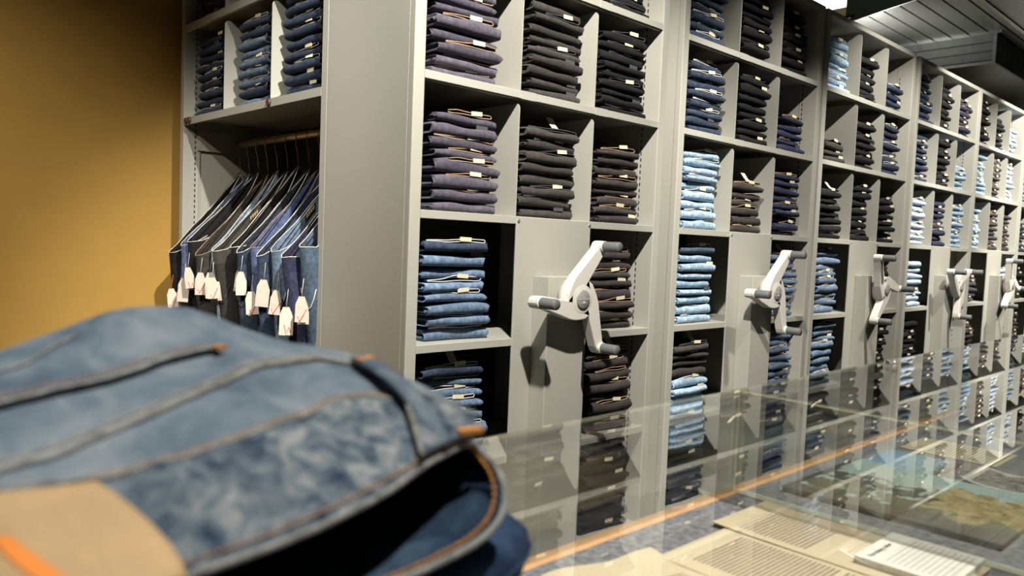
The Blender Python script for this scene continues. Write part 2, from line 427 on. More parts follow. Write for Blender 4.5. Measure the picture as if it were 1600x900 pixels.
NAMEC = dict(indigo_faded='bright indigo', light_blue='light blue', pale_blue='pale blue', mid_blue='faded blue', blue='blue', steel_blue='steel blue', dark_blue='dark blue', navy='navy', purple_navy='purple-navy', charcoal='charcoal', brown_charcoal='brown-black', black='black')
TRIM = dict(light_blue='trim_white', pale_blue='trim_white', mid_blue='trim_white', blue='trim_white', steel_blue='trim_white', dark_blue='trim_white', navy='trim_tan', purple_navy='trim_tan', charcoal='trim_dark', brown_charcoal='trim_tan', black='trim_dark')
PITCH = .0315
def one_jean(loc, rz, color, label, rnd, pitch, tilt=0, top=False, patch=False, flag=False):
    k = rnd.randrange(NV)
    t = bpy.data.objects.new('folded_jeans', None); COL.objects.link(t); t.location = loc; t.rotation_euler = (0, tilt, rz); t.empty_display_size = .02
    tag(t, label, 'jeans', 'folded jeans on the shelves')
    f = link('folded_leg', FM[k], t); slotmat(f, DEN[color]); hz = pitch / PITCH
    f.scale = (1, 1, hz)
    style = rnd.random(); zt = .0238 * hz
    if top or style < .62:
        k2 = rnd.randrange(NV)
        wb = link('waistband', WM[k2], t, (0, 0, zt)); slotmat(wb, DEN[color])
        tr = link('waist_edge', TM[k2], t, (0, 0, zt)); slotmat(tr, M[TRIM[color]])
        x = tag_pos(k2)
        if rnd.random() < .9:
            tg = link('size_tag', TAGM, t, (x[0], .004, zt + x[1] - .001)); tg.rotation_euler = (rnd.uniform(-.15, .1), rnd.uniform(-.1, .1), 0)
        if flag:
            fl = link('paper_label', FLAG, t, (x[0] - .02, .006, zt + x[1] + .001))
        if patch:
            pt = link('back_patch', PATM, t, (-.03, 0, zt + .006)); pt['label'] = 'orange patch'
    elif style < .84:
        tg = link('size_tag', TAGM, t, (rnd.uniform(.04, .08), .004, zt + .005)); slotmat(tg, M['trim_dark'] if rnd.random() < .6 else M['tag'])
    return t
def flat_jean(mb, mtx, rnd, ci, pitch, trim_i, tag_i):        # the same shapes baked into one mesh, for the far units
    k = rnd.randrange(NV); hz = pitch / PITCH
    s = FLAT[k]
    mb.add([mtx @ Vector((p[0], p[1], p[2] * hz)) for p in s[0].v], s[0].f, ci, True)
    if rnd.random() < .75:
        k2 = rnd.randrange(NV); s = FLAT[k2]; up = Matrix.Translation((0, 0, .0238 * hz))
        mb.add([mtx @ (up @ Vector(p)) for p in s[1].v], s[1].f, ci, True)
        mb.add([mtx @ (up @ Vector(p)) for p in s[2].v], s[2].f, trim_i, True)
        x = tag_pos(k2); q = MB().box((-.019 + x[0], -.001, .0238 * hz + x[1] - .006), (.019 + x[0], .0002, .0238 * hz + x[1] + .005))
        mb.add([mtx @ Vector(p) for p in q.v], q.f, tag_i)
FLAT = [(fold_mesh(i, 8, 4, True), waist_mesh(i, 8), trim_mesh(i, 8)) for i in range(NV)]

# (unit, row, column, colour list from the top or one colour, count, pitch, tilt of the upper part, options)
ST = [
 (0, 0, 2, 'black', 4, .031), (0, 1, 0, 'purple_navy', 9, .031), (0, 1, 1, 'charcoal', 9, .030), (0, 1, 2, 'black', 9, .028),
 (0, 2, 0, 'purple_navy', 8, .032, 'y'), (0, 2, 1, 'charcoal', 8, .0315, 'f'), (0, 2, 2, 'brown_charcoal', 8, .0285),
 (0, 3, 0, 'blue', 8, .0325, 'd'), (0, 3, 2, 'brown_charcoal', 8, .0315),
 (0, 4, 0, 'blue', 8, .0325, 'fd'), (0, 4, 2, 'brown_charcoal', 8, .032, 'fp'), (0, 5, 2, 'black', 9, .031), (0, 5, 0, 'dark_blue', 5, .031),
 (1, 0, 0, 'dark_blue', 8, .031), (1, 0, 1, 'black', 8, .030), (1, 0, 2, 'black', 8, .031),
 (1, 1, 0, 'dark_blue', 8, .0315), (1, 1, 1, 'black', 8, .0315), (1, 1, 2, 'navy', 5, .029),
 (1, 2, 0, 'light_blue', 9, .0305), (1, 2, 1, 'brown_charcoal', 6, .0315, 'f'), (1, 2, 2, 'navy', 9, .0275),
 (1, 3, 0, 'light_blue', 9, .0305, 'd'), (1, 3, 2, 'blue', 8, .0325, 'fp'),
 (1, 4, 0, 'charcoal', 8, .0315, 'f'), (1, 4, 2, 'blue', 8, .0325, 'fp'), (1, 5, 0, 'black', 7, .031), (1, 5, 2, 'steel_blue', 7, .031),
 (2, 0, 0, 'light_blue', 7, .0325), (2, 0, 1, 'black', 6, .0325), (2, 0, 2, 'dark_blue', 4, .032),
 (2, 1, 0, 'charcoal', 3, .031), (2, 1, 1, 'black', 7, .030), (2, 1, 2, 'dark_blue', 8, .031),
 (2, 2, 0, 'black', 7, .031, 'f'), (2, 2, 1, 'black', 8, .0315), (2, 2, 2, 'black', 7, .031),
 (2, 3, 0, 'mid_blue', 9, .0315), (2, 3, 2, 'black', 7, .031), (2, 4, 0, 'mid_blue', 9, .031, 'd'), (2, 4, 2, 'black', 7, .031),
 (2, 5, 0, 'dark_blue', 6, .031), (2, 5, 2, 'black', 6, .031),
 (3, 0, 0, 'dark_blue', 8, .031), (3, 0, 1, 'black', 8, .031), (3, 0, 2, 'navy', 7, .031),
 (3, 1, 0, 'dark_blue', 8, .0315), (3, 1, 1, 'black', 8, .032), (3, 1, 2, 'light_blue', 5, .031),
 (3, 2, 0, 'pale_blue', 8, .031), (3, 2, 1, 'navy', 8, .032), (3, 2, 2, 'light_blue', 8, .031),
 (3, 3, 0, 'pale_blue', 8, .031), (3, 3, 2, 'black', 0, .031), (3, 4, 0, 'black', 8, .031), (3, 4, 2, 'light_blue', 6, .031), (3, 5, 0, 'steel_blue', 6, .031), (3, 5, 2, 'black', 6, .031),
 (4, 0, 0, 'black', 8, .032), (4, 0, 1, 'black', 7, .032), (4, 0, 2, 'light_blue', 6, .031),
 (4, 1, 0, 'light_blue', 8, .031), (4, 1, 1, 'brown_charcoal', 8, .031), (4, 1, 2, 'pale_blue', 8, .031),
 (4, 2, 0, 'light_blue', 8, .032), (4, 2, 1, 'brown_charcoal', 8, .031), (4, 2, 2, 'brown_charcoal', 8, .031),
 (4, 3, 0, 'purple_navy', 6, .031), (4, 3, 2, 'pale_blue', 7, .031), (4, 4, 0, 'brown_charcoal', 6, .031), (4, 4, 2, 'brown_charcoal', 7, .031), (4, 5, 0, 'light_blue', 6, .031), (4, 5, 2, 'pale_blue', 6, .031),
] + [(u_, r_, c_, ['pale_blue', 'black', 'light_blue', 'brown_charcoal', 'dark_blue'][(u_ * 3 + r_ * 2 + c_) % 5], 7, .031) for u_ in (5, 6) for r_ in range(6) for c_ in range(3) if r_ < 3 or c_ != 1]
COLN = ['left', 'middle', 'right']
far = MB(); far_m = list(DEN.keys()); far_i = {k: i for i, k in enumerate(far_m)}
FX = ['trim_white', 'trim_tan', 'trim_dark', 'tag']; fx = {k: len(far_m) + i for i, k in enumerate(FX)}
for st in ST:
    ui, r_, c_, colr, n, pitch = st[:6]; opt = st[6] if len(st) > 6 else ''
    rnd = random.Random(ui * 100 + r_ * 10 + c_)
    x0 = XL[ui] + [P, DIV[0] + .003, DIV[1] + .003][c_]
    cx = x0 + rnd.uniform(.045, .062) + JW / 2; sl_ = rnd.uniform(-.02, .035)
    z = Z0 + SH[r_] + .0006; lean = rnd.uniform(-.022, .012)
    unit = NEAR[ui]
    where = {0: 'third row above %s crank panel', 1: 'second row above %s crank panel', 2: 'row just above %s crank panel'}.get(r_)
    if where: where = COLN[c_] + ' stack, ' + where % unit
    else: where = {3: 'upper', 4: 'middle', 5: 'lower'}[r_] + ' stack %s of %s crank' % (COLN[c_], unit)
    from_bottom = (r_ == 0 and ui < 2) or (ui == 0 and r_ == 1) or r_ == 5
    pvar = [rnd.choice([.82, .92, 1, 1, 1.08, 1.2]) for _ in range(n)]
    pvar = [q * n / sum(pvar) for q in pvar] if n else []
    base_pitch = pitch
    for k in range(n):
        cl_ = colr; pitch = base_pitch * pvar[k]
        if opt.find('d') >= 0 and k == n - 1: cl_ = {'blue': 'dark_blue', 'light_blue': 'steel_blue', 'mid_blue': 'steel_blue'}[colr]
        if (ui, r_, c_) == (1, 4, 0) and k < 4: cl_ = 'light_blue'
        pos = ('%s from bottom' % ORD[k + 1]) if k else 'bottom pair'
        if not from_bottom: pos = ('%s from top' % ORD[n - k]) if k < n - 1 else 'topmost'
        lx = cx + lean * k / n + rnd.uniform(-.006, .006); rz = rnd.uniform(-.06, .05); ly = .030 + rnd.uniform(-.011, .011)
        if ui < 3:
            lab = '%s folded jeans, %s, %s' % (NAMEC[cl_], pos, where)
            one_jean((lx, ly, z + abs(sl_) * .03 * k / n), rz, cl_, lab, rnd, pitch, sl_ * k / n + rnd.uniform(-.012, .012) * min(k, 1), k == n - 1, 'p' in opt and k == n - 1, 'f' in opt and k == n - 1)
        else:
            flat_jean(far, Matrix.Translation((lx, ly, z)) @ Matrix.Rotation(rz, 4, 'Z'), rnd, far_i[cl_], pitch, fx[TRIM[cl_]], fx['tag'])
        z += pitch
tag(far.obj('folded_jeans_stacks', [DEN[k] for k in far_m] + [M[k] for k in FX]), 'stacks of folded jeans filling the fourth and farther shelf units', 'jeans', 'folded jeans on the shelves', 'stuff')
# the corner bay's stacks face left
AST = [(1, 0, 'dark_blue', 6, .034, 'low'), (1, 1, 'mid_blue', 9, .031, ''), (1, 2, 'dark_blue', 9, .031, ''), (0, 0, 'dark_blue', 5, .031, ''), (0, 1, 'mid_blue', 5, .031, ''), (0, 2, 'navy', 5, .031, '')]
AY = [(.433, .745), (.745, 1.09), (1.09, 1.435)]
for r_, c_, colr, n, pitch, o_ in AST:
    rnd = random.Random(900 + r_ * 10 + c_)
    y0, y1 = AY[c_]; z = Z0 + (A_SH[0] if r_ == 0 else A_SH[1]) + .0006
    n = 9 if r_ else n
    for k in range(n):
        cl_ = colr if colr != 'mid_blue' or rnd.random() < .6 else 'dark_blue'
        pos = ('%s from bottom' % ORD[k + 1]) if k else 'bottom pair'
        lab = '%s folded jeans, %s, %s stack, %s shelf of corner bay' % (NAMEC[cl_], pos, ['right', 'middle', 'left'][c_], 'top' if r_ == 0 else 'second')
        one_jean((.026 + rnd.uniform(-.006, .006), y0 + (y1 - y0) / 2 + rnd.uniform(-.006, .01), z), -math.pi / 2 + rnd.uniform(-.03, .03), cl_, lab, rnd, pitch)
        z += pitch

# ------------------------------------------------------------------ jeans hanging on the rail
HC = ['black', 'indigo_faded', 'black', 'charcoal', 'light_blue', 'charcoal', 'black', 'dark_blue', 'indigo_faded', 'dark_blue', 'mid_blue', 'navy', 'steel_blue']
HN = len(HC)
def hang_jeans(i):
    rnd = random.Random(40 + i)
    yc = 1.385 - i * (1.385 - .475) / (HN - 1)
    c = HC[i]; nm = NAMEC[c]
    zt = Z0 + .150 + rnd.uniform(-.01, .008); drop = rnd.uniform(.29, .345); xe = rnd.uniform(-.09, -.05)
    skew = rnd.uniform(.01, .05)                      # the far shoulder swings towards the viewer
    hg = thing('wire_hanger', '%s wire hanger from left on the clothes rail, holding %s jeans' % (ORD_(i + 1), nm), 'hanger', (.2, yc, Z0 + .262), 'wire hangers on the rail')
    hz = Z0 + .262
    pts = [(.013 * math.cos(a), 0, .0155 * math.sin(a)) for a in np.linspace(-.5, math.pi + .3, 12)]
    pts = [(p[0], p[1], p[2]) for p in pts] + [(-.012, 0, -.03), (-.004, 0, -.06), (0, 0, zt - hz + .012)]
    MB().tube(pts, .0016, 6).obj('hook', M['steel'], hg)
    MB().tube([(xe - .2 + .03, -skew * .9, -drop * .88 + zt - hz - .01), (0, 0, zt - hz + .012), (.19 - .03, skew * .6, -drop * .75 + zt - hz)], .0016, 6).obj('shoulder_wire', M['steel'], hg)
    t = thing('hanging_jeans', '%s jeans hanging on the rail, %s pair from left' % (nm, ORD_(i + 1)), 'jeans', (.2, yc, zt), 'jeans hanging on the rail')
    # row path: front half loop; s in [-1,1], s=0 is the shoulder end facing left
    def half(s): return abs(s)
    N = 21; rows = []
    wv = rnd.uniform(0, 6)
    open_ = rnd.uniform(.020, .036); dip = rnd.uniform(.018, .055)
    def width(u): return .003 + open_ * min(1, u * 1.25) ** .8
    zb = .12 - zt
    levels = [0, .038, .12, .3, .55, .8, 1]
    for li, lv in enumerate(levels):
        row = []
        for j in range(N):
            s = -1 + 2 * j / (N - 1); a = abs(s); sg = 1 if s > 0 else -1
            u = 1 - (a if a > .12 else .06 + a * a / .24)   # 1 at the shoulder end, 0 near the hook
            x = (xe - .2) * u
            y = sg * width(u) * min(1, (a * 6) ** .55) - skew * u
            z0_ = -drop * u - .016 * math.sin(u * math.pi) * (1 if sg < 0 else .3) + .003 * math.sin(14 * u + wv)
            z0_ -= dip * (.5 - .5 * sg) * math.sin(min(1, u * 1.15) * math.pi) ** .8
            if u > .86: z0_ += (u - .86) * drop * .55          # the end of the band levels out
            if li == 1: z = z0_ - .042; x *= .985
            elif li > 1:
                f = (lv - .038) / .962; z = (z0_ - .042) * (1 - f) + zb * f
                x = x * (1 - .35 * f) + .02 * f; y = y * (1 + .25 * math.sin(3 * lv + wv)) + .005 * math.sin(9 * lv + 6 * s + wv)
                x += .008 * math.sin(7 * lv + wv)
            else: z = z0_
            row.append((x, y, z))
        rows.append(row)
    MB().grid(rows[:2]).obj('waistband', DEN[c], t)
    MB().grid(rows[1:]).obj('legs', DEN[c], t)
    tr = 'trim_white' if i % 5 != 3 else 'trim_tan'
    MB().tube(rows[0], .0014, 5).obj('waist_edge', M[tr], t)
    if i in (1, 5, 10):
        # woven label inside the back of the waistband
        q = MB(); g = MB(); r0, r1 = rows[0], rows[1]
        def at(js, v):
            a_ = Vector(r0[int(js)]).lerp(Vector(r0[int(js) + 1]), js % 1); b_ = Vector(r1[int(js)]).lerp(Vector(r1[int(js) + 1]), js % 1); return a_.lerp(b_, v) + Vector((0, -.0015, 0))
        q.prism([at(15.2, .2), at(16.4, .2), at(16.4, .75), at(15.2, .75)], (0, -.001, 0)); lb = q.obj('waist_label', M['brand'], t)
        for k in range(4): g.prism([at(15.35 + k * .25, .35), at(15.5 + k * .25, .35), at(15.5 + k * .25, .6), at(15.35 + k * .25, .6)], (0, -.003, 0))
        g.obj('label_lettering', M['gold'], lb)
    # card tag
    u_ = rnd.uniform(.0, .035)
    tx, ty, tz = xe - .2 + .004 + u_, -skew - open_ - .004, -drop * .94 - rnd.uniform(.045, .125)
    wd, ht = rnd.uniform(.0155, .020), rnd.uniform(.068, .088)
    an = rnd.uniform(-.75, -.25); sw = rnd.uniform(-.12, .12)
    mt = Matrix.Translation((tx, ty, tz)) @ Matrix.Rotation(an, 4, 'Z') @ Matrix.Rotation(sw, 4, 'Y')
    mb = MB(); mb.prism([mt @ Vector(p) for p in ((-wd * .55, 0, 0), (wd * .35, 0, .0), (wd, 0, -.03), (wd, 0, -ht), (-wd, 0, -ht), (-wd, 0, -.022))], mt.to_3x3() @ Vector((0, .0012, 0)))
    hgt = mb.obj('card_tag', M['hangtag'], t)
    MB().tube([mt @ Vector((-.002, 0, -.002)), Vector((tx + .006, ty + .006, tz + .05))], .0008, 4).obj('tag_string', M['string'] if i == 0 else M['trim_white'], t)
    if i not in (1, 7, 9):
        v = [(-.010, -.055), (-.004, -.070), (.013, -.035)]
        if i in (2, 11): v = [(-.006, -.05), (.0, -.075), (.008, -.055), (.012, -.07)]
        MB().tube([mt @ Vector((x, -.0006, z)) for x, z in v], .0011, 4).obj('red_tick', M['red'], hgt)
    if i % 3 != 1:
        mt2 = Matrix.Translation((.012 + rnd.uniform(0, .02), .018, -.015)) @ mt @ Matrix.Rotation(rnd.uniform(-.2, .2), 4, 'Y')
        mb = MB(); mb.prism([mt2 @ Vector(p) for p in ((-wd * .5, 0, 0), (wd * .3, 0, .0), (wd * .9, 0, -.03), (wd * .9, 0, -ht * .9), (-wd * .9, 0, -ht * .9), (-wd, 0, -.022))], mt2.to_3x3() @ Vector((0, .0012, 0)))
        mb.obj('card_tag', M['hangtag'], t)
    # pocket seam on the front of the leg
    pk = []
    for j in np.linspace(8.2, 10.6, 7):
        a_ = Vector(rows[2][int(j)]).lerp(Vector(rows[2][int(j) + 1]), j % 1); b_ = Vector(rows[3][int(j)]).lerp(Vector(rows[3][int(j) + 1]), j % 1)
        pk.append(a_.lerp(b_, .35 * math.sin((j - 8.2) / 2.4 * math.pi)) * 1.0 + Vector((-.002, -.002, 0)))
    MB().tube(pk, .0013, 4).obj('pocket_seam', M['trim_white'] if c in ('steel_blue', 'mid_blue', 'light_blue', 'indigo_faded') else M['trim_dark'], t)
def ORD_(n): return (ORD + ['thirteenth', 'fourteenth', 'fifteenth', 'sixteenth', 'seventeenth', 'eighteenth'])[n]
for i in range(HN): hang_jeans(i)

# ------------------------------------------------------------------ display cases
ZP = Z0 - .255; ZB = Z0 - .395
def glass_mat():
    m = bpy.data.materials.new('clear_glass'); m.use_nodes = True; nt = m.node_tree; nt.nodes.clear()
    out = nt.nodes.new('ShaderNodeOutputMaterial'); mix = nt.nodes.new('ShaderNodeMixShader')
    tr = nt.nodes.new('ShaderNodeBsdfTransparent'); tr.inputs[0].default_value = (.972, .98, .972, 1)
    gl = nt.nodes.new('ShaderNodeBsdfGlossy'); gl.inputs['Roughness'].default_value = 0.0
    g = nt.nodes.new('ShaderNodeNewGeometry'); d = nt.nodes.new('ShaderNodeVectorMath'); d.operation = 'DOT_PRODUCT'
    nt.links.new(g.outputs['Normal'], d.inputs[0]); nt.links.new(g.outputs['Incoming'], d.inputs[1])
    def mth(op, a, b=None):
        n = nt.nodes.new('ShaderNodeMath'); n.operation = op
        for k, v in enumerate((a, b)):
            if v is None: continue
            if isinstance(v, (int, float)): n.inputs[k].default_value = v
            else: nt.links.new(v, n.inputs[k])
        return n.outputs[0]
    c = mth('ABSOLUTE', d.outputs['Value']); c = mth('SUBTRACT', 1, c); c = mth('POWER', c, 5); c = mth('MULTIPLY', c, .96); c = mth('ADD', c, .04)
    nt.links.new(c, mix.inputs[0]); nt.links.new(tr.outputs[0], mix.inputs[1]); nt.links.new(gl.outputs[0], mix.inputs[2]); nt.links.new(mix.outputs[0], out.inputs[0])
    return m
M['glass'] = glass_mat()
def edge_mat(alpha):
    m = bpy.data.materials.new('green_glass_edge'); m.use_nodes = True; b = m.node_tree.nodes['Principled BSDF']
    b.inputs['Base Color'].default_value = (.62, .64, .44, 1); b.inputs['Roughness'].default_value = .25
    b.inputs['Alpha'].default_value = alpha
    return m
M['edge'] = edge_mat(.28); M['edge_end'] = edge_mat(.95); M['edge_end'].name = 'green_glass_end_edge'
M['felt'] = mat('grey_blue_felt', (.20, .202, .222), 1, grain=.4, gscale=110, bump=.6, bscale=500, spec=.1)
M['wood'] = mat('plywood_edge', (.66, .37, .18), .6, grain=.1, gscale=40)
M['cabinet'] = mat('case_base', (.3, .29, .27), .6)
def pane(a, b, name, par, em='edge'):                             # two big faces of glass, four narrow faces of cut edge
    q = MB().box(a, b); dims = [b[i] - a[i] for i in range(3)]; ax = dims.index(min(dims))
    fa = {2: (0, 1), 0: (5, 3), 1: (2, 4)}[ax]
    for k in range(6): q.m[k] = 0 if k in fa else 1
    return q.obj(name, [M['glass'], M[em]], par)
M['seal'] = mat('clear_seal', (.62, .64, .60), .4)
CY0, CY1 = -1.72, -.985
for k, (xa, xb) in enumerate(((-1.66, -.16), (-.16, 1.34))):
    c = thing('display_case', ['glass display case holding the printed sheets and white card, nearest the camera', 'glass display case holding the landscape print, farther along the row'][k], 'display case', (xa, CY0, 0))
    W_ = xb - xa; D_ = CY1 - CY0
    bevel(MB().box((.002, .03, 0), (W_ - .002, D_ - .01, ZB - .022)).obj('cabinet', M['cabinet'], c), .003, 1)
    MB().box((.001, .014, ZB - .022), (W_ - .001, D_ - .011, ZB)).obj('felt_base', M['felt'], c)
    bevel(MB().box((.001, D_ - .011, ZB - .022), (W_ - .001, D_ + .009, ZB + .0015)).obj('wooden_edge', M['wood'], c), .001, 1)
    MB().box((.001, 0, ZB - .022), (W_ - .001, .014, ZB + .0015)).obj('wooden_edge', M['wood'], c)
    gz0, gz1 = ZB + .002, ZP - .003
    pane((.0065, D_ - .0045, gz0), (W_ - .0065, D_ - .0015, gz1), 'glass_pane', c)
    pane((.0065, .016, gz0), (W_ - .0065, .021, gz1), 'glass_pane', c)
    pane((.001, .016, gz0), (.0045, D_ - .001, gz1), 'glass_pane', c, 'edge_end')
    pane((W_ - .0045, .016, gz0), (W_ - .001, D_ - .001, gz1), 'glass_pane', c, 'edge_end')
    for xs_ in (.0062, W_ - .0085): MB().box((xs_, .02, ZB), (xs_ + .0023, D_ - .012, ZB + .0022)).obj('base_seal', M['seal'], c)
    pane((.001, .016, gz1 + .0005), (W_ - .001, D_ - .001, ZP), 'glass_top', c)
# clear fluted knob on the glass top
kn = thing('glass_knob', 'small clear fluted knob on the glass top of the farther case', 'knob', (.262, -1.03, ZP + .0065), rz=R(-38))
M['crystal'] = mat('clear_plastic', (.85, .9, .9), .08); M['crystal'].node_tree.nodes['Principled BSDF'].inputs['Transmission Weight'].default_value = .8
mb = MB(); n = 12
mb.grid([[((.0062 if k % 2 else .0045) * f * math.cos(2*math.pi*k/n), yy, (.0062 if k % 2 else .0045) * f * math.sin(2*math.pi*k/n)) for k in range(n)] for yy, f in ((.0, .1), (.0, 1), (.004, 1), (.005, .3), (.007, .25), (.02, .8), (.021, .1))], closed=True)
mb.obj('fluted_wheel', M['crystal'], kn)

# printed sheets: lines of print are texture on flat paper
def paper_mat(name, paper, ink, x0, x1, y0, y1, pitch, word=60, extra=None, dark=.8):
    m = bpy.data.materials.new(name); m.use_nodes = True; nt = m.node_tree; b = nt.nodes['Principled BSDF']; b.inputs['Roughness'].default_value = .8; b.inputs['Specular IOR Level'].default_value = .2
    tc = nt.nodes.new('ShaderNodeTexCoord'); sp = nt.nodes.new('ShaderNodeSeparateXYZ'); nt.links.new(tc.outputs['Object'], sp.inputs[0])
    def mth(op, a, b_=None):
        n = nt.nodes.new('ShaderNodeMath'); n.operation = op
        for k, v in enumerate((a, b_)):
            if v is None: continue
            if isinstance(v, (int, float)): n.inputs[k].default_value = v
            else: nt.links.new(v, n.inputs[k])
        return n.outputs[0]
    x, y = sp.outputs[0], sp.outputs[1]
    line = mth('FRACT', mth('MULTIPLY', y, 1 / pitch)); line = mth('LESS_THAN', line, .5)
    nz = nt.nodes.new('ShaderNodeTexNoise'); nz.inputs['Scale'].default_value = 1; nz.inputs['Detail'].default_value = 2
    cb = nt.nodes.new('ShaderNodeCombineXYZ'); nt.links.new(mth('MULTIPLY', x, word * 8), cb.inputs[0]); nt.links.new(mth('FLOOR', mth('MULTIPLY', y, 1 / pitch)), cb.inputs[1]); nt.links.new(cb.outputs[0], nz.inputs['Vector'])
    wd = mth('GREATER_THAN', nz.outputs['Fac'], .36)
    fac = mth('MULTIPLY', line, wd)
    blocks = None
    for (a0, a1, b0, b1) in ([(x0, x1, y0, y1)] + (extra or [])):
        bl = mth('MULTIPLY', mth('MULTIPLY', mth('GREATER_THAN', x, a0), mth('LESS_THAN', x, a1)), mth('MULTIPLY', mth('GREATER_THAN', y, b0), mth('LESS_THAN', y, b1)))
        blocks = bl if blocks is None else mth('MAXIMUM', blocks, bl)
    fac = mth('MULTIPLY', mth('MULTIPLY', fac, blocks), dark)
    n2 = nt.nodes.new('ShaderNodeTexNoise'); n2.inputs['Scale'].default_value = 25; nt.links.new(tc.outputs['Object'], n2.inputs['Vector'])
    r = nt.nodes.new('ShaderNodeValToRGB'); r.color_ramp.elements[0].color = (*[v * .9 for v in paper], 1); r.color_ramp.elements[1].color = (*[min(1, v * 1.06) for v in paper], 1); nt.links.new(n2.outputs['Fac'], r.inputs[0])
    mx = nt.nodes.new('ShaderNodeMix'); mx.data_type = 'RGBA'; nt.links.new(fac, mx.inputs[0]); nt.links.new(r.outputs[0], mx.inputs[6]); mx.inputs[7].default_value = (*ink, 1)
    nt.links.new(mx.outputs[2], b.inputs['Base Color']); return m
def sheet(name, label, x0, x1, y0, y1, z, m, th=.0012, curl=.0, rz=0, cat='paper', wav=0):
    nx, ny = 14, 18; top = []; w_, h_ = x1 - x0, y1 - y0
    for j in range(ny + 1):
        row = []
        for i in range(nx + 1):
            u, v = i / nx, j / ny
            zz = curl * (max(0, v - .75) / .25) ** 2 + wav * (1 + math.sin(5 * u + 7 * v)) * .5 + curl * .5 * max(0, .2 - u) * 5 * v
            row.append(((u - .5) * w_, (v - .5) * h_ + wav * .8 * math.sin(9 * u), zz + th))
        top.append(row)
    mb = MB(); mb.grid(top)
    bot = [[(p[0], p[1], p[2] - th) for p in r] for r in top]; mb.grid([r[::-1] for r in bot])
    ring_t = top[0] + [r[-1] for r in top[1:]] + top[-1][::-1][1:] + [r[0] for r in top[::-1]][1:-1]
    ring_b = [(p[0], p[1], p[2] - th) for p in ring_t]
    mb.grid([ring_b, ring_t], closed=True)
    o = mb.obj(name, m, None, ((x0 + x1) / 2, (y0 + y1) / 2, z)); o.rotation_euler.z = rz
    return tag(o, label, cat)
CREAM = (.60, .51, .36); INK = (.10, .09, .08)
zb = ZB + .0004
sheet('printed_sheet', 'cream printed sheet with a short text block, beside the case divider', -.302, -.176, -1.30, -1.043, zb + .0022, paper_mat('sheet_a', CREAM, INK, -.05, .028, .02, .105, .0052), th=.001, curl=.0016)
sheet('printed_sheet', 'cream printed sheet covered in text columns, in the middle of the case', -.432, -.297, -1.33, -1.060, zb + .0011, paper_mat('sheet_b', CREAM, INK, -.045, .055, -.005, .110, .0050, extra=[(-.045, .055, -.13, -.012)]), th=.001, curl=.0004)
sheet('printed_sheet', 'wavy cream printed sheet lying next to the stacked jeans', -.592, -.440, -1.32, -1.035, zb, paper_mat('sheet_c', CREAM, INK, -.03, .06, -.10, .085, .0052), th=.001, curl=.003, rz=R(-7), wav=.004)
card = sheet('caption_card', 'thick white caption card with a title, on the printed sheets', -.280, -.175, -1.294, -1.2, zb + .0034, paper_mat('card_print', (.80, .78, .72), (.2, .2, .2), -.042, .045, -.042, .024, .0058, 40, None, .38), th=.0075, cat='card')
def text(body, size, loc, m, par, rz=0, ext=.0001):
    cu = bpy.data.curves.new('title_text', 'FONT'); cu.body = body; cu.size = size; cu.extrude = ext; cu.align_x = 'LEFT'
    o = bpy.data.objects.new('title_text', cu); COL.objects.link(o)
    dg = bpy.context.evaluated_depsgraph_get(); me = bpy.data.meshes.new_from_object(o.evaluated_get(dg)); bpy.data.objects.remove(o)
    me.materials.clear(); me.materials.append(m)
    t = link('title_text', me, par, loc); t.rotation_euler.z = rz; return t
text('The living color', .0088, (-.044, .032, .0078), mat('print_ink', (.12, .12, .12), .7), card)

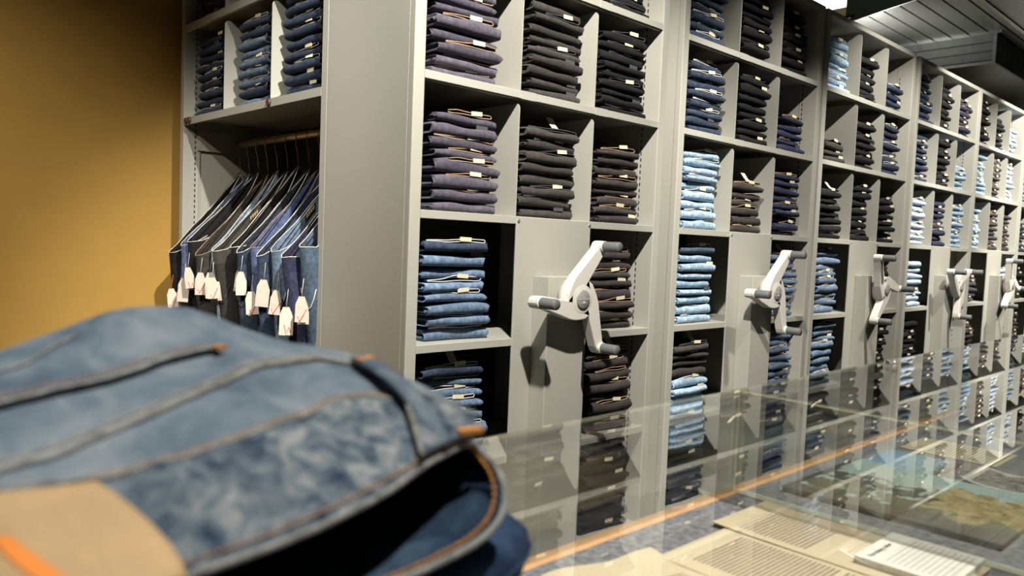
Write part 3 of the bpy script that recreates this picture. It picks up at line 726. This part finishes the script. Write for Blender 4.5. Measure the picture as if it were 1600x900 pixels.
# the landscape print and the other pictures in the farther case
def picture_mat(name, kind):
    m = bpy.data.materials.new(name); m.use_nodes = True; nt = m.node_tree; b = nt.nodes['Principled BSDF']; b.inputs['Roughness'].default_value = .5
    tc = nt.nodes.new('ShaderNodeTexCoord'); sp = nt.nodes.new('ShaderNodeSeparateXYZ'); nt.links.new(tc.outputs['Generated'], sp.inputs[0])
    def noise_(sc, det=5, dist=0):
        n = nt.nodes.new('ShaderNodeTexNoise'); n.inputs['Scale'].default_value = sc; n.inputs['Detail'].default_value = det; n.inputs['Distortion'].default_value = dist; nt.links.new(tc.outputs['Generated'], n.inputs['Vector']); return n.outputs['Fac']
    def mth(op, a, b_=None):
        n = nt.nodes.new('ShaderNodeMath'); n.operation = op
        for k, v in enumerate((a, b_)):
            if v is None: continue
            if isinstance(v, (int, float)): n.inputs[k].default_value = v
            else: nt.links.new(v, n.inputs[k])
        return n.outputs[0]
    def ramp(f, els, const=False):
        r = nt.nodes.new('ShaderNodeValToRGB'); 
        if const: r.color_ramp.interpolation = 'CONSTANT'
        while len(r.color_ramp.elements) < len(els): r.color_ramp.elements.new(.5)
        for e, (p, c) in zip(r.color_ramp.elements, els): e.position = p; e.color = (*c, 1)
        nt.links.new(f, r.inputs[0]); return r.outputs[0]
    def mix(f, a, b_):
        x = nt.nodes.new('ShaderNodeMix'); x.data_type = 'RGBA'; nt.links.new(f, x.inputs[0])
        for k, v in ((6, a), (7, b_)):
            if isinstance(v, tuple): x.inputs[k].default_value = (*v, 1)
            else: nt.links.new(v, x.inputs[k])
        return x.outputs[2]
    X, Y = sp.outputs[0], sp.outputs[1]
    if kind == 'land':
        up = mth('ADD', X, mth('MULTIPLY', mth('SUBTRACT', noise_(7), .5), .5))
        base = ramp(up, [(0, (.05, .055, .04)), (.16, (.07, .075, .05)), (.3, (.13, .13, .08)), (.47, (.045, .05, .04)), (.60, (.06, .065, .05)), (.64, (.36, .44, .42)), (.8, (.34, .46, .45)), (1, (.30, .45, .49))])
        rock = ramp(noise_(14, 8, .6), [(.3, (.10, .08, .03)), (.5, (.34, .27, .12)), (.7, (.5, .42, .22))])
        rk = mth('MULTIPLY', mth('LESS_THAN', mth('ADD', Y, mth('MULTIPLY', noise_(6), .4)), .62), mth('MULTIPLY', mth('GREATER_THAN', up, .28), mth('LESS_THAN', mth('ADD', X, mth('MULTIPLY', noise_(9), .3)), .95)))
        col = mix(rk, base, rock)
        wat = mth('MULTIPLY', mth('GREATER_THAN', Y, .45), mth('MULTIPLY', mth('GREATER_THAN', mth('ADD', noise_(12), mth('MULTIPLY', X, .1)), .6), mth('LESS_THAN', X, .66)))
        col = mix(wat, col, (.34, .44, .42))
        fr = mth('LESS_THAN', X, .13); col = mix(fr, col, (.075, .06, .045))
        fr = mth('GREATER_THAN', Y, .965); col = mix(fr, col, (.05, .045, .04))
    elif kind == 'sky':
        up = mth('ADD', mth('MULTIPLY', Y, .9), mth('MULTIPLY', noise_(6), .3))
        col = ramp(up, [(0, (.05, .06, .06)), (.2, (.07, .09, .09)), (.32, (.32, .42, .46)), (.6, (.30, .48, .60)), (1, (.10, .30, .58))])
    else:
        col = ramp(noise_(9, 6, .5), [(.3, (.05, .05, .05)), (.55, (.25, .25, .25)), (.75, (.55, .55, .55))])
        br = mth('MAXIMUM', mth('GREATER_THAN', X, .93), mth('MAXIMUM', mth('LESS_THAN', X, .12), mth('GREATER_THAN', Y, .93))); col = mix(br, col, (.55, .55, .53))
    nt.links.new(col, b.inputs['Base Color']); return m
o = bevel(MB().box((-.119, -.132, 0), (.119, .132, .0075)).obj('landscape_print', picture_mat('landscape_picture', 'land'), None, (.0145, -1.160, ZB + .0005)), .0015, 2)
tag(o, 'large landscape print with pale sky and yellow rocks, lying on felt', 'picture')
tag(sheet('sky_photograph', 'small print of blue sky over dark land, beside the landscape print', .142, .262, -1.142, -1.034, zb, picture_mat('sky_picture', 'sky'), th=.002, cat='picture'), 'small print of blue sky over dark land, beside the landscape print')
sheet('printed_sheet', 'pale printed page full of text, farthest in the glass case', .292, .409, -1.182, -1.036, zb, paper_mat('sheet_d', (.6, .54, .38), INK, -.052, .052, -.066, .035, .006, extra=[(-.04, .0, .05, .055)]), th=.0012)
tag(sheet('grey_photograph', 'black and white photograph lying at a tilt in the farther case', .145, .262, -1.32, -1.172, zb, picture_mat('grey_picture', 'bw'), th=.002, cat='picture', curl=.006), 'black and white photograph with curled edge, right of the landscape print')

# ------------------------------------------------------------------ the jeans in the foreground, lying on the glass top
R0 = [(-1.0713, -1.243, 0.058), (-1.0398, -1.251, 0.0601), (-1.0154, -1.2585, 0.062), (-0.9877, -1.2585, 0.0651), (-0.9684, -1.2583, 0.067), (-0.946, -1.256, 0.069), (-0.9056, -1.245, 0.0725), (-0.8689, -1.229, 0.0763), (-0.8314, -1.216, 0.0781)]
R1 = [(-1.0672, -1.203, 0.0865), (-1.0424, -1.207, 0.0879), (-1.0229, -1.21, 0.0877), (-1.0039, -1.2125, 0.0887), (-0.977, -1.212, 0.0916), (-0.9375, -1.205, 0.0968), (-0.8837, -1.188, 0.1011), (-0.856, -1.2, 0.0946), (-0.8244, -1.209, 0.0833)]
R2 = [(-1.0669, -1.2, 0.0878), (-1.0406, -1.197, 0.0929), (-1.0209, -1.192, 0.0957), (-1.0036, -1.187, 0.0997), (-0.9753, -1.178, 0.1056), (-0.9166, -1.155, 0.1158), (-0.8685, -1.15, 0.1129), (-0.8459, -1.186, 0.0986), (-0.8184, -1.2025, 0.084)]
R3 = [(-1.0619, -1.15, 0.0983), (-1.0314, -1.145, 0.1063), (-1.0093, -1.142, 0.1088), (-0.9851, -1.14, 0.1118), (-0.9473, -1.125, 0.1173), (-0.8958, -1.12, 0.1188), (-0.852, -1.13, 0.1114), (-0.8341, -1.173, 0.0983), (-0.8115, -1.195, 0.0846)]
R4 = [(-1.0559, -1.09, 0.1106), (-1.0191, -1.075, 0.1216), (-0.9885, -1.065, 0.1302), (-0.9619, -1.06, 0.1378), (-0.9232, -1.06, 0.1381), (-0.8826, -1.085, 0.1204), (-0.8381, -1.115, 0.1082), (-0.823, -1.16, 0.0973), (-0.805, -1.188, 0.0839)]
LR = [(-0.8297, -1.2373, 0.064), (-0.8371, -1.2476, 0.05), (-0.8546, -1.2526, 0.042), (-0.8779, -1.2527, 0.037), (-0.902, -1.2517, 0.034), (-0.934, -1.252, 0.033), (-0.9664, -1.2505, 0.032), (-1.0127, -1.2506, 0.030), (-1.0634, -1.2278, 0.030)]
R5 = [(p[0], p[1] + .028, p[2] * .72) for p in R4]; R6 = [(p[0], p[1] + .035, .032) for p in R4]
def ext(row): 
    p = row[0]; return [(p[0] - .19, p[1] + .015, p[2] * .9), (p[0] - .1, p[1] + .005, p[2])] + row
rows = [ext(r) for r in (R0, R1, R2, R3, R4, R5, R6)]
NU = 110
dense = [cr(r, NU) for r in rows]
NVV = 61
surf = np.array([cr([dense[k][j] for k in range(7)], NVV) for j in range(NU)]).transpose(1, 0, 2)   # [v][u]
def S(v, u):                                          # v in rows 0..6, u in columns 0..10
    a = v / 6 * (NVV - 1); b_ = u / 10 * (NU - 1); i, j = min(int(a), NVV - 2), min(int(b_), NU - 2); f, g = a - i, b_ - j
    return Vector((surf[i, j] * (1 - f) * (1 - g) + surf[i + 1, j] * f * (1 - g) + surf[i, j + 1] * (1 - f) * g + surf[i + 1, j + 1] * f * g).tolist())
def wr(p, amp=.0016, sc=38):
    n = noise.fractal(Vector((p[0] * sc, p[1] * sc * .8, p[2] * sc)), 1.0, 2.0, 3); return (p[0], p[1], p[2] + amp * n)
def washed(name, dark, mid, light, sc=30):
    m = bpy.data.materials.new(name); m.use_nodes = True; nt = m.node_tree; b = nt.nodes['Principled BSDF']; b.inputs['Roughness'].default_value = .95; b.inputs['Specular IOR Level'].default_value = .15
    tc = nt.nodes.new('ShaderNodeTexCoord'); n = nt.nodes.new('ShaderNodeTexNoise'); n.inputs['Scale'].default_value = sc; n.inputs['Detail'].default_value = 6; n.inputs['Distortion'].default_value = .6; n.inputs['Roughness'].default_value = .62
    nt.links.new(tc.outputs['Object'], n.inputs['Vector'])
    r = nt.nodes.new('ShaderNodeValToRGB'); e = r.color_ramp.elements; e.new(.5)
    e[0].position = .34; e[0].color = (*dark, 1); e[1].position = .5; e[1].color = (*mid, 1); e[2].position = .68; e[2].color = (*light, 1)
    nt.links.new(n.outputs['Fac'], r.inputs[0])
    wv = nt.nodes.new('ShaderNodeTexWave'); wv.inputs['Scale'].default_value = 240; wv.inputs['Distortion'].default_value = 3; wv.inputs['Detail'].default_value = 2; wv.bands_direction = 'DIAGONAL'; nt.links.new(tc.outputs['Object'], wv.inputs['Vector'])
    mr = nt.nodes.new('ShaderNodeMapRange'); mr.inputs['To Min'].default_value = .82; mr.inputs['To Max'].default_value = 1.15; nt.links.new(wv.outputs['Fac'], mr.inputs['Value'])
    h = nt.nodes.new('ShaderNodeHueSaturation'); nt.links.new(r.outputs[0], h.inputs['Color']); nt.links.new(mr.outputs[0], h.inputs['Value']); nt.links.new(h.outputs[0], b.inputs['Base Color'])
    bp = nt.nodes.new('ShaderNodeBump'); bp.inputs['Strength'].default_value = .3; bp.inputs['Distance'].default_value = .001; nt.links.new(wv.outputs['Fac'], bp.inputs['Height']); nt.links.new(bp.outputs[0], b.inputs['Normal']); return m
M['wash'] = washed('washed_denim', (.085, .12, .165), (.15, .20, .255), (.25, .295, .34), 26)
M['wash2'] = washed('washed_waistband', (.02, .038, .08), (.125, .165, .205), (.33, .35, .36), 70)
M['inside'] = washed('denim_inside', (.012, .022, .045), (.02, .04, .075), (.05, .085, .13), 40)  # shadow in the opening put into the colour, darker than the denim itself
M['deep'] = washed('dark_denim', (.015, .03, .07), (.025, .05, .105), (.05, .085, .16), 40)
M['stitch'] = mat('orange_stitch', (.55, .25, .06), .8, grain=.3, gscale=400)
M['tack'] = mat('orange_bar_tack', (.72, .30, .06), .8, grain=.25, gscale=500)
M['seam'] = mat('faded_seam', (.26, .27, .26), .95, grain=.45, gscale=120)
M['leather'] = mat('tan_leather_patch', (.50, .34, .17), .65, grain=.12, gscale=30, bump=.3, bscale=250)
M['orange'] = mat('orange_print', (.85, .25, .012), .6)
fj = thing('folded_jeans', 'washed blue folded jeans with tan patch, topmost of the foreground pile', 'jeans', (0, 0, ZP + .0003))
def surf_part(v0, v1, nv, name, m, off=0, u0=0, u1=10, nu=110, amp=.0016, th=.0016):
    P_ = []
    for i in range(nv + 1):
        v = v0 + (v1 - v0) * i / nv; row = []
        for j in range(nu + 1):
            p = S(v, u0 + (u1 - u0) * j / nu); p = Vector(wr(p, amp)); p.z += off; p.y -= off * .6; row.append(p)
        P_.append(row)
    o = MB().grid(P_).obj(name, m, fj)
    s = o.modifiers.new('thickness', 'SOLIDIFY'); s.thickness = th; s.offset = -1; return o
surf_part(.95, 6, 56, 'leg_panel', M['wash'])
surf_part(0, 1.0, 14, 'waistband', M['wash2'], .0014, amp=.0028)
# lower half of the waist and the side that joins the two round the opening
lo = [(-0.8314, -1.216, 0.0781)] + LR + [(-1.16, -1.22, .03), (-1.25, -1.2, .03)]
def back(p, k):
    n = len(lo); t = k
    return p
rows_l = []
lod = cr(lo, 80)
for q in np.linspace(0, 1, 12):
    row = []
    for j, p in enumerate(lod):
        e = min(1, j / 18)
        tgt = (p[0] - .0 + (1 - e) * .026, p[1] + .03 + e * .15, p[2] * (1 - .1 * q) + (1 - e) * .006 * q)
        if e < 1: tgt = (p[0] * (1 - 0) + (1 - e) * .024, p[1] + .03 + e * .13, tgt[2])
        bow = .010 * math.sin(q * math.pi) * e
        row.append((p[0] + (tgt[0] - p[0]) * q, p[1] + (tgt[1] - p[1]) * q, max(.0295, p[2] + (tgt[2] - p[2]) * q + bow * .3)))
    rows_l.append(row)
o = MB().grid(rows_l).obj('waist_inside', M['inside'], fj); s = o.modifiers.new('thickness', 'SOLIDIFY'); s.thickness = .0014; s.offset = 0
# rims, seams and stitching
def curve_on(v_of_u, u0, u1, n=60, off=.001):
    out = []
    for k in range(n):
        u = u0 + (u1 - u0) * k / (n - 1); p = Vector(wr(S(v_of_u(u), u))); out.append(p + Vector((0, -off * .5, off)))
    return out
rim = [S(0, u) + Vector((0, -.0012, 0)) for u in np.linspace(0, 10, 70)]
MB().tube(rim, .0016, 6).obj('rim_edge', M['seam'], fj)
MB().tube([Vector(p) + Vector((.0008, -.0006, 0)) for p in lod], .0017, 6).obj('rim_edge', M['seam'], fj)
def stitches(pts, r=.0006, duty=.6, step=.0034):
    mb = MB(); acc = 0; pts = [Vector(p) for p in pts]; L_ = [0]
    for a, b_ in zip(pts, pts[1:]): L_.append(L_[-1] + (b_ - a).length)
    def at(s):
        for k in range(len(L_) - 1):
            if L_[k + 1] >= s: return pts[k].lerp(pts[k + 1], (s - L_[k]) / max(1e-9, L_[k + 1] - L_[k]))
        return pts[-1]
    s = 0
    while s < L_[-1] - step: mb.tube([at(s), at(s + step * duty)], r, 4); s += step
    return mb
tag(stitches([S(.14, u) + Vector((0, -.0026, .0016)) for u in np.linspace(0, 9.8, 80)]).obj('stitching', M['stitch'], fj), kind='stuff')
tag(stitches([Vector(p) + Vector((-.003, .003, .001)) for p in lod], .0009, .75, .004).obj('stitching', M['stitch'], fj), kind='stuff')
tag(stitches(curve_on(lambda u: 1.06, 4.5, 9.2, 60, .0018), .0006).obj('stitching', M['stitch'], fj), kind='stuff')
MB().tube(curve_on(lambda u: 1.02, 0, 9.8, 80, .0014), .0013, 6).obj('waist_seam', M['seam'], fj)
tw = curve_on(lambda u: 2.0 + .25 * (u - 2) * 0, .5, 8.2, 80, .0010)
MB().tube(tw, .0020, 6).obj('felled_seam', M['seam'], fj)
MB().tube([p + Vector((.001, .0075, .0008)) for p in tw], .0013, 6).obj('felled_seam', M['seam'], fj)
# pocket mouth: a raised folded lip with a dark strip under it in place of its shadow
pu = np.linspace(0, 6.35, 50); lip = MB(); A_, B_, C_ = [], [], []
for u in pu:
    p = Vector(wr(S(3.0 + .0 * u, u))); A_.append(p + Vector((0, -.0015, .0034))); B_.append(p + Vector((0, .011, .0030))); C_.append(p + Vector((0, .016, .0002)))
lip.grid([C_, B_, A_, [a + Vector((0, .001, -.0016)) for a in A_], [b_ + Vector((0, 0, -.0016)) for b_ in B_]])
lip.obj('pocket_lip', M['wash'], fj)
MB().tube(A_, .0012, 6).obj('pocket_edge', M['seam'], fj)
MB().tube([a + Vector((0, .003, -.0028)) for a in A_], .0016, 5).obj('pocket_shade', M['inside'], fj)
tag(stitches([p + Vector((0, .008, .0008)) for p in A_[20:]], .0006).obj('stitching', M['stitch'], fj), kind='stuff')
MB().box((-.004, -.003, -.001), (.004, .003, .0012), 0, Matrix.Translation(A_[-1]) @ Matrix.Rotation(.5, 4, 'Z')).obj('bar_tack', M['stitch'], fj)
MB().tube(curve_on(lambda u: 3.55 + .12 * math.sin(u * 1.7), 0, 4.2, 40, .0008), .0009, 5).obj('pocket_seam', M['seam'], fj)
# belt loop near the opening
bl = []
for t in np.linspace(0, 1, 14):
    p = S(2.2 - 2.2 * t, 8.15 + 1.25 * t); bl.append(p + Vector((0, -.0015, .0024 + .0035 * math.sin(math.pi * t))))
mb = MB(); P_ = []
for p in bl: P_.append([p + Vector((-.0062, -.0026, .0008)), p + Vector((0, 0, .002)), p + Vector((.0062, .0026, .0008))])
o = mb.grid(P_).obj('belt_loop', M['wash'], fj); s = o.modifiers.new('thickness', 'SOLIDIFY'); s.thickness = .002
for p_, r_ in ((bl[1] + Vector((0, 0, .0022)), .4), (S(.12, 9.72) + Vector((.0, -.006, .0075)), -.25)):
    MB().box((-.0068, -.0026, -.001), (.0068, .0026, .0016), 0, Matrix.Translation(p_) @ Matrix.Rotation(r_, 4, 'Z')).obj('bar_tack', M['tack'], fj)
# overlapping end of the waistband at the fly
surf_part(.06, 1.35, 14, 'fly_flap', M['wash2'], .0062, 8.75, 9.97, 22, .0012, .0052)
MB().tube([S(1.38, u) + Vector((0, -.003, .0058)) for u in np.linspace(8.75, 9.97, 20)], .0016, 6).obj('flap_edge', M['seam'], fj)
MB().tube([S(.06 + 1.3 * t, 8.74) + Vector((0, -.004 + .001 * t, .0058)) for t in np.linspace(0, 1, 16)], .0015, 6).obj('flap_edge', M['seam'], fj)
# leather patch with its orange print
def patch_pt(a, b_): return S(.0 + .985 * b_, a) + Vector((0, -.0038, .0022))
def u_right(b_): return 4.62 + .02 * b_ - .16 * b_ ** 5 + .12 * math.sin(math.pi * b_)
P_ = []
for b_ in np.linspace(-.04, 1.0, 16):
    P_.append([patch_pt(1.0 + (u_right(max(0, b_)) - 1.0) * t, max(0, b_)) + Vector((0, 0, 0 if b_ >= 0 else -.003)) for t in np.linspace(0, 1, 26)])
o = MB().grid(P_).obj('leather_patch', M['leather'], fj); s = o.modifiers.new('thickness', 'SOLIDIFY'); s.thickness = .0016; s.offset = 0; o['label'] = 'tan leather patch'
pr = []
for b_ in np.linspace(.0, .62, 14):
    u = 3.42 - 1.15 * b_ - .25 * b_ * b_; pr.append([patch_pt(u, b_) + Vector((0, -.0011, .0009)), patch_pt(u + .30 , b_) + Vector((0, -.0011, .0009))])
MB().grid(pr).obj('orange_stroke', M['orange'], o)

# dark jeans lying underneath
def slab(name, label, x0, x1, y0, y1, h, m, r=.014, z=0, rz=0, bul=.0):
    cx_, cy_ = (x0 + x1) / 2, (y0 + y1) / 2; n = 56; rows_ = []
    hx, hy = (x1 - x0) / 2, (y1 - y0) / 2
    for k, (f, zz) in enumerate([(-.9, .0004), (-.35, 0.0006), (-.12, .15), (0, .5), (-.1, .82), (-.4, .98), (-1.2, 1.0), (-2.6, 1.0), (-8, 1.0)]):
        row = []
        for i in range(n):
            a = 2 * math.pi * i / n; ca, sa = math.cos(a), math.sin(a); e = 5.0
            rr = (abs(ca) ** e + abs(sa) ** e) ** (-1 / e)
            sx = max(.02, hx + f * r); sy = max(.02, hy + f * r)
            p = Vector((sx * rr * ca, sy * rr * sa, zz * h)); nn = noise.noise(p * 25 + Vector((0, 0, h * 90)))
            p.x += nn * .003; p.y += nn * .003; p.z = max(.0003, p.z + (nn * .0015 if zz > .1 else 0)); row.append(p)
        rows_.append(row)
    t = thing(name, label, 'jeans', (cx_, cy_, ZP + z), rz=rz)
    mb = MB(); mb.grid(rows_, closed=True); k = len(mb.v); mb.add(rows_[-1], [tuple(range(n))], 0, True)
    mb.obj('folded_leg', m, t)
    MB().tube([(q.x * 1.002, q.y * 1.002, q.z) for q in rows_[3]], .0012, 5, closed=True).obj('edge_seam', M['deep'], t)
    return t
slab('folded_jeans', 'dark blue folded jeans at the bottom of the foreground pile, on glass', -1.27, -.782, -1.262, -1.03, .0285, M['deep'], rz=R(2))

# small clean-up: cycles needs a few more see-through steps for the panes
SC.cycles.transparent_max_bounces = 24
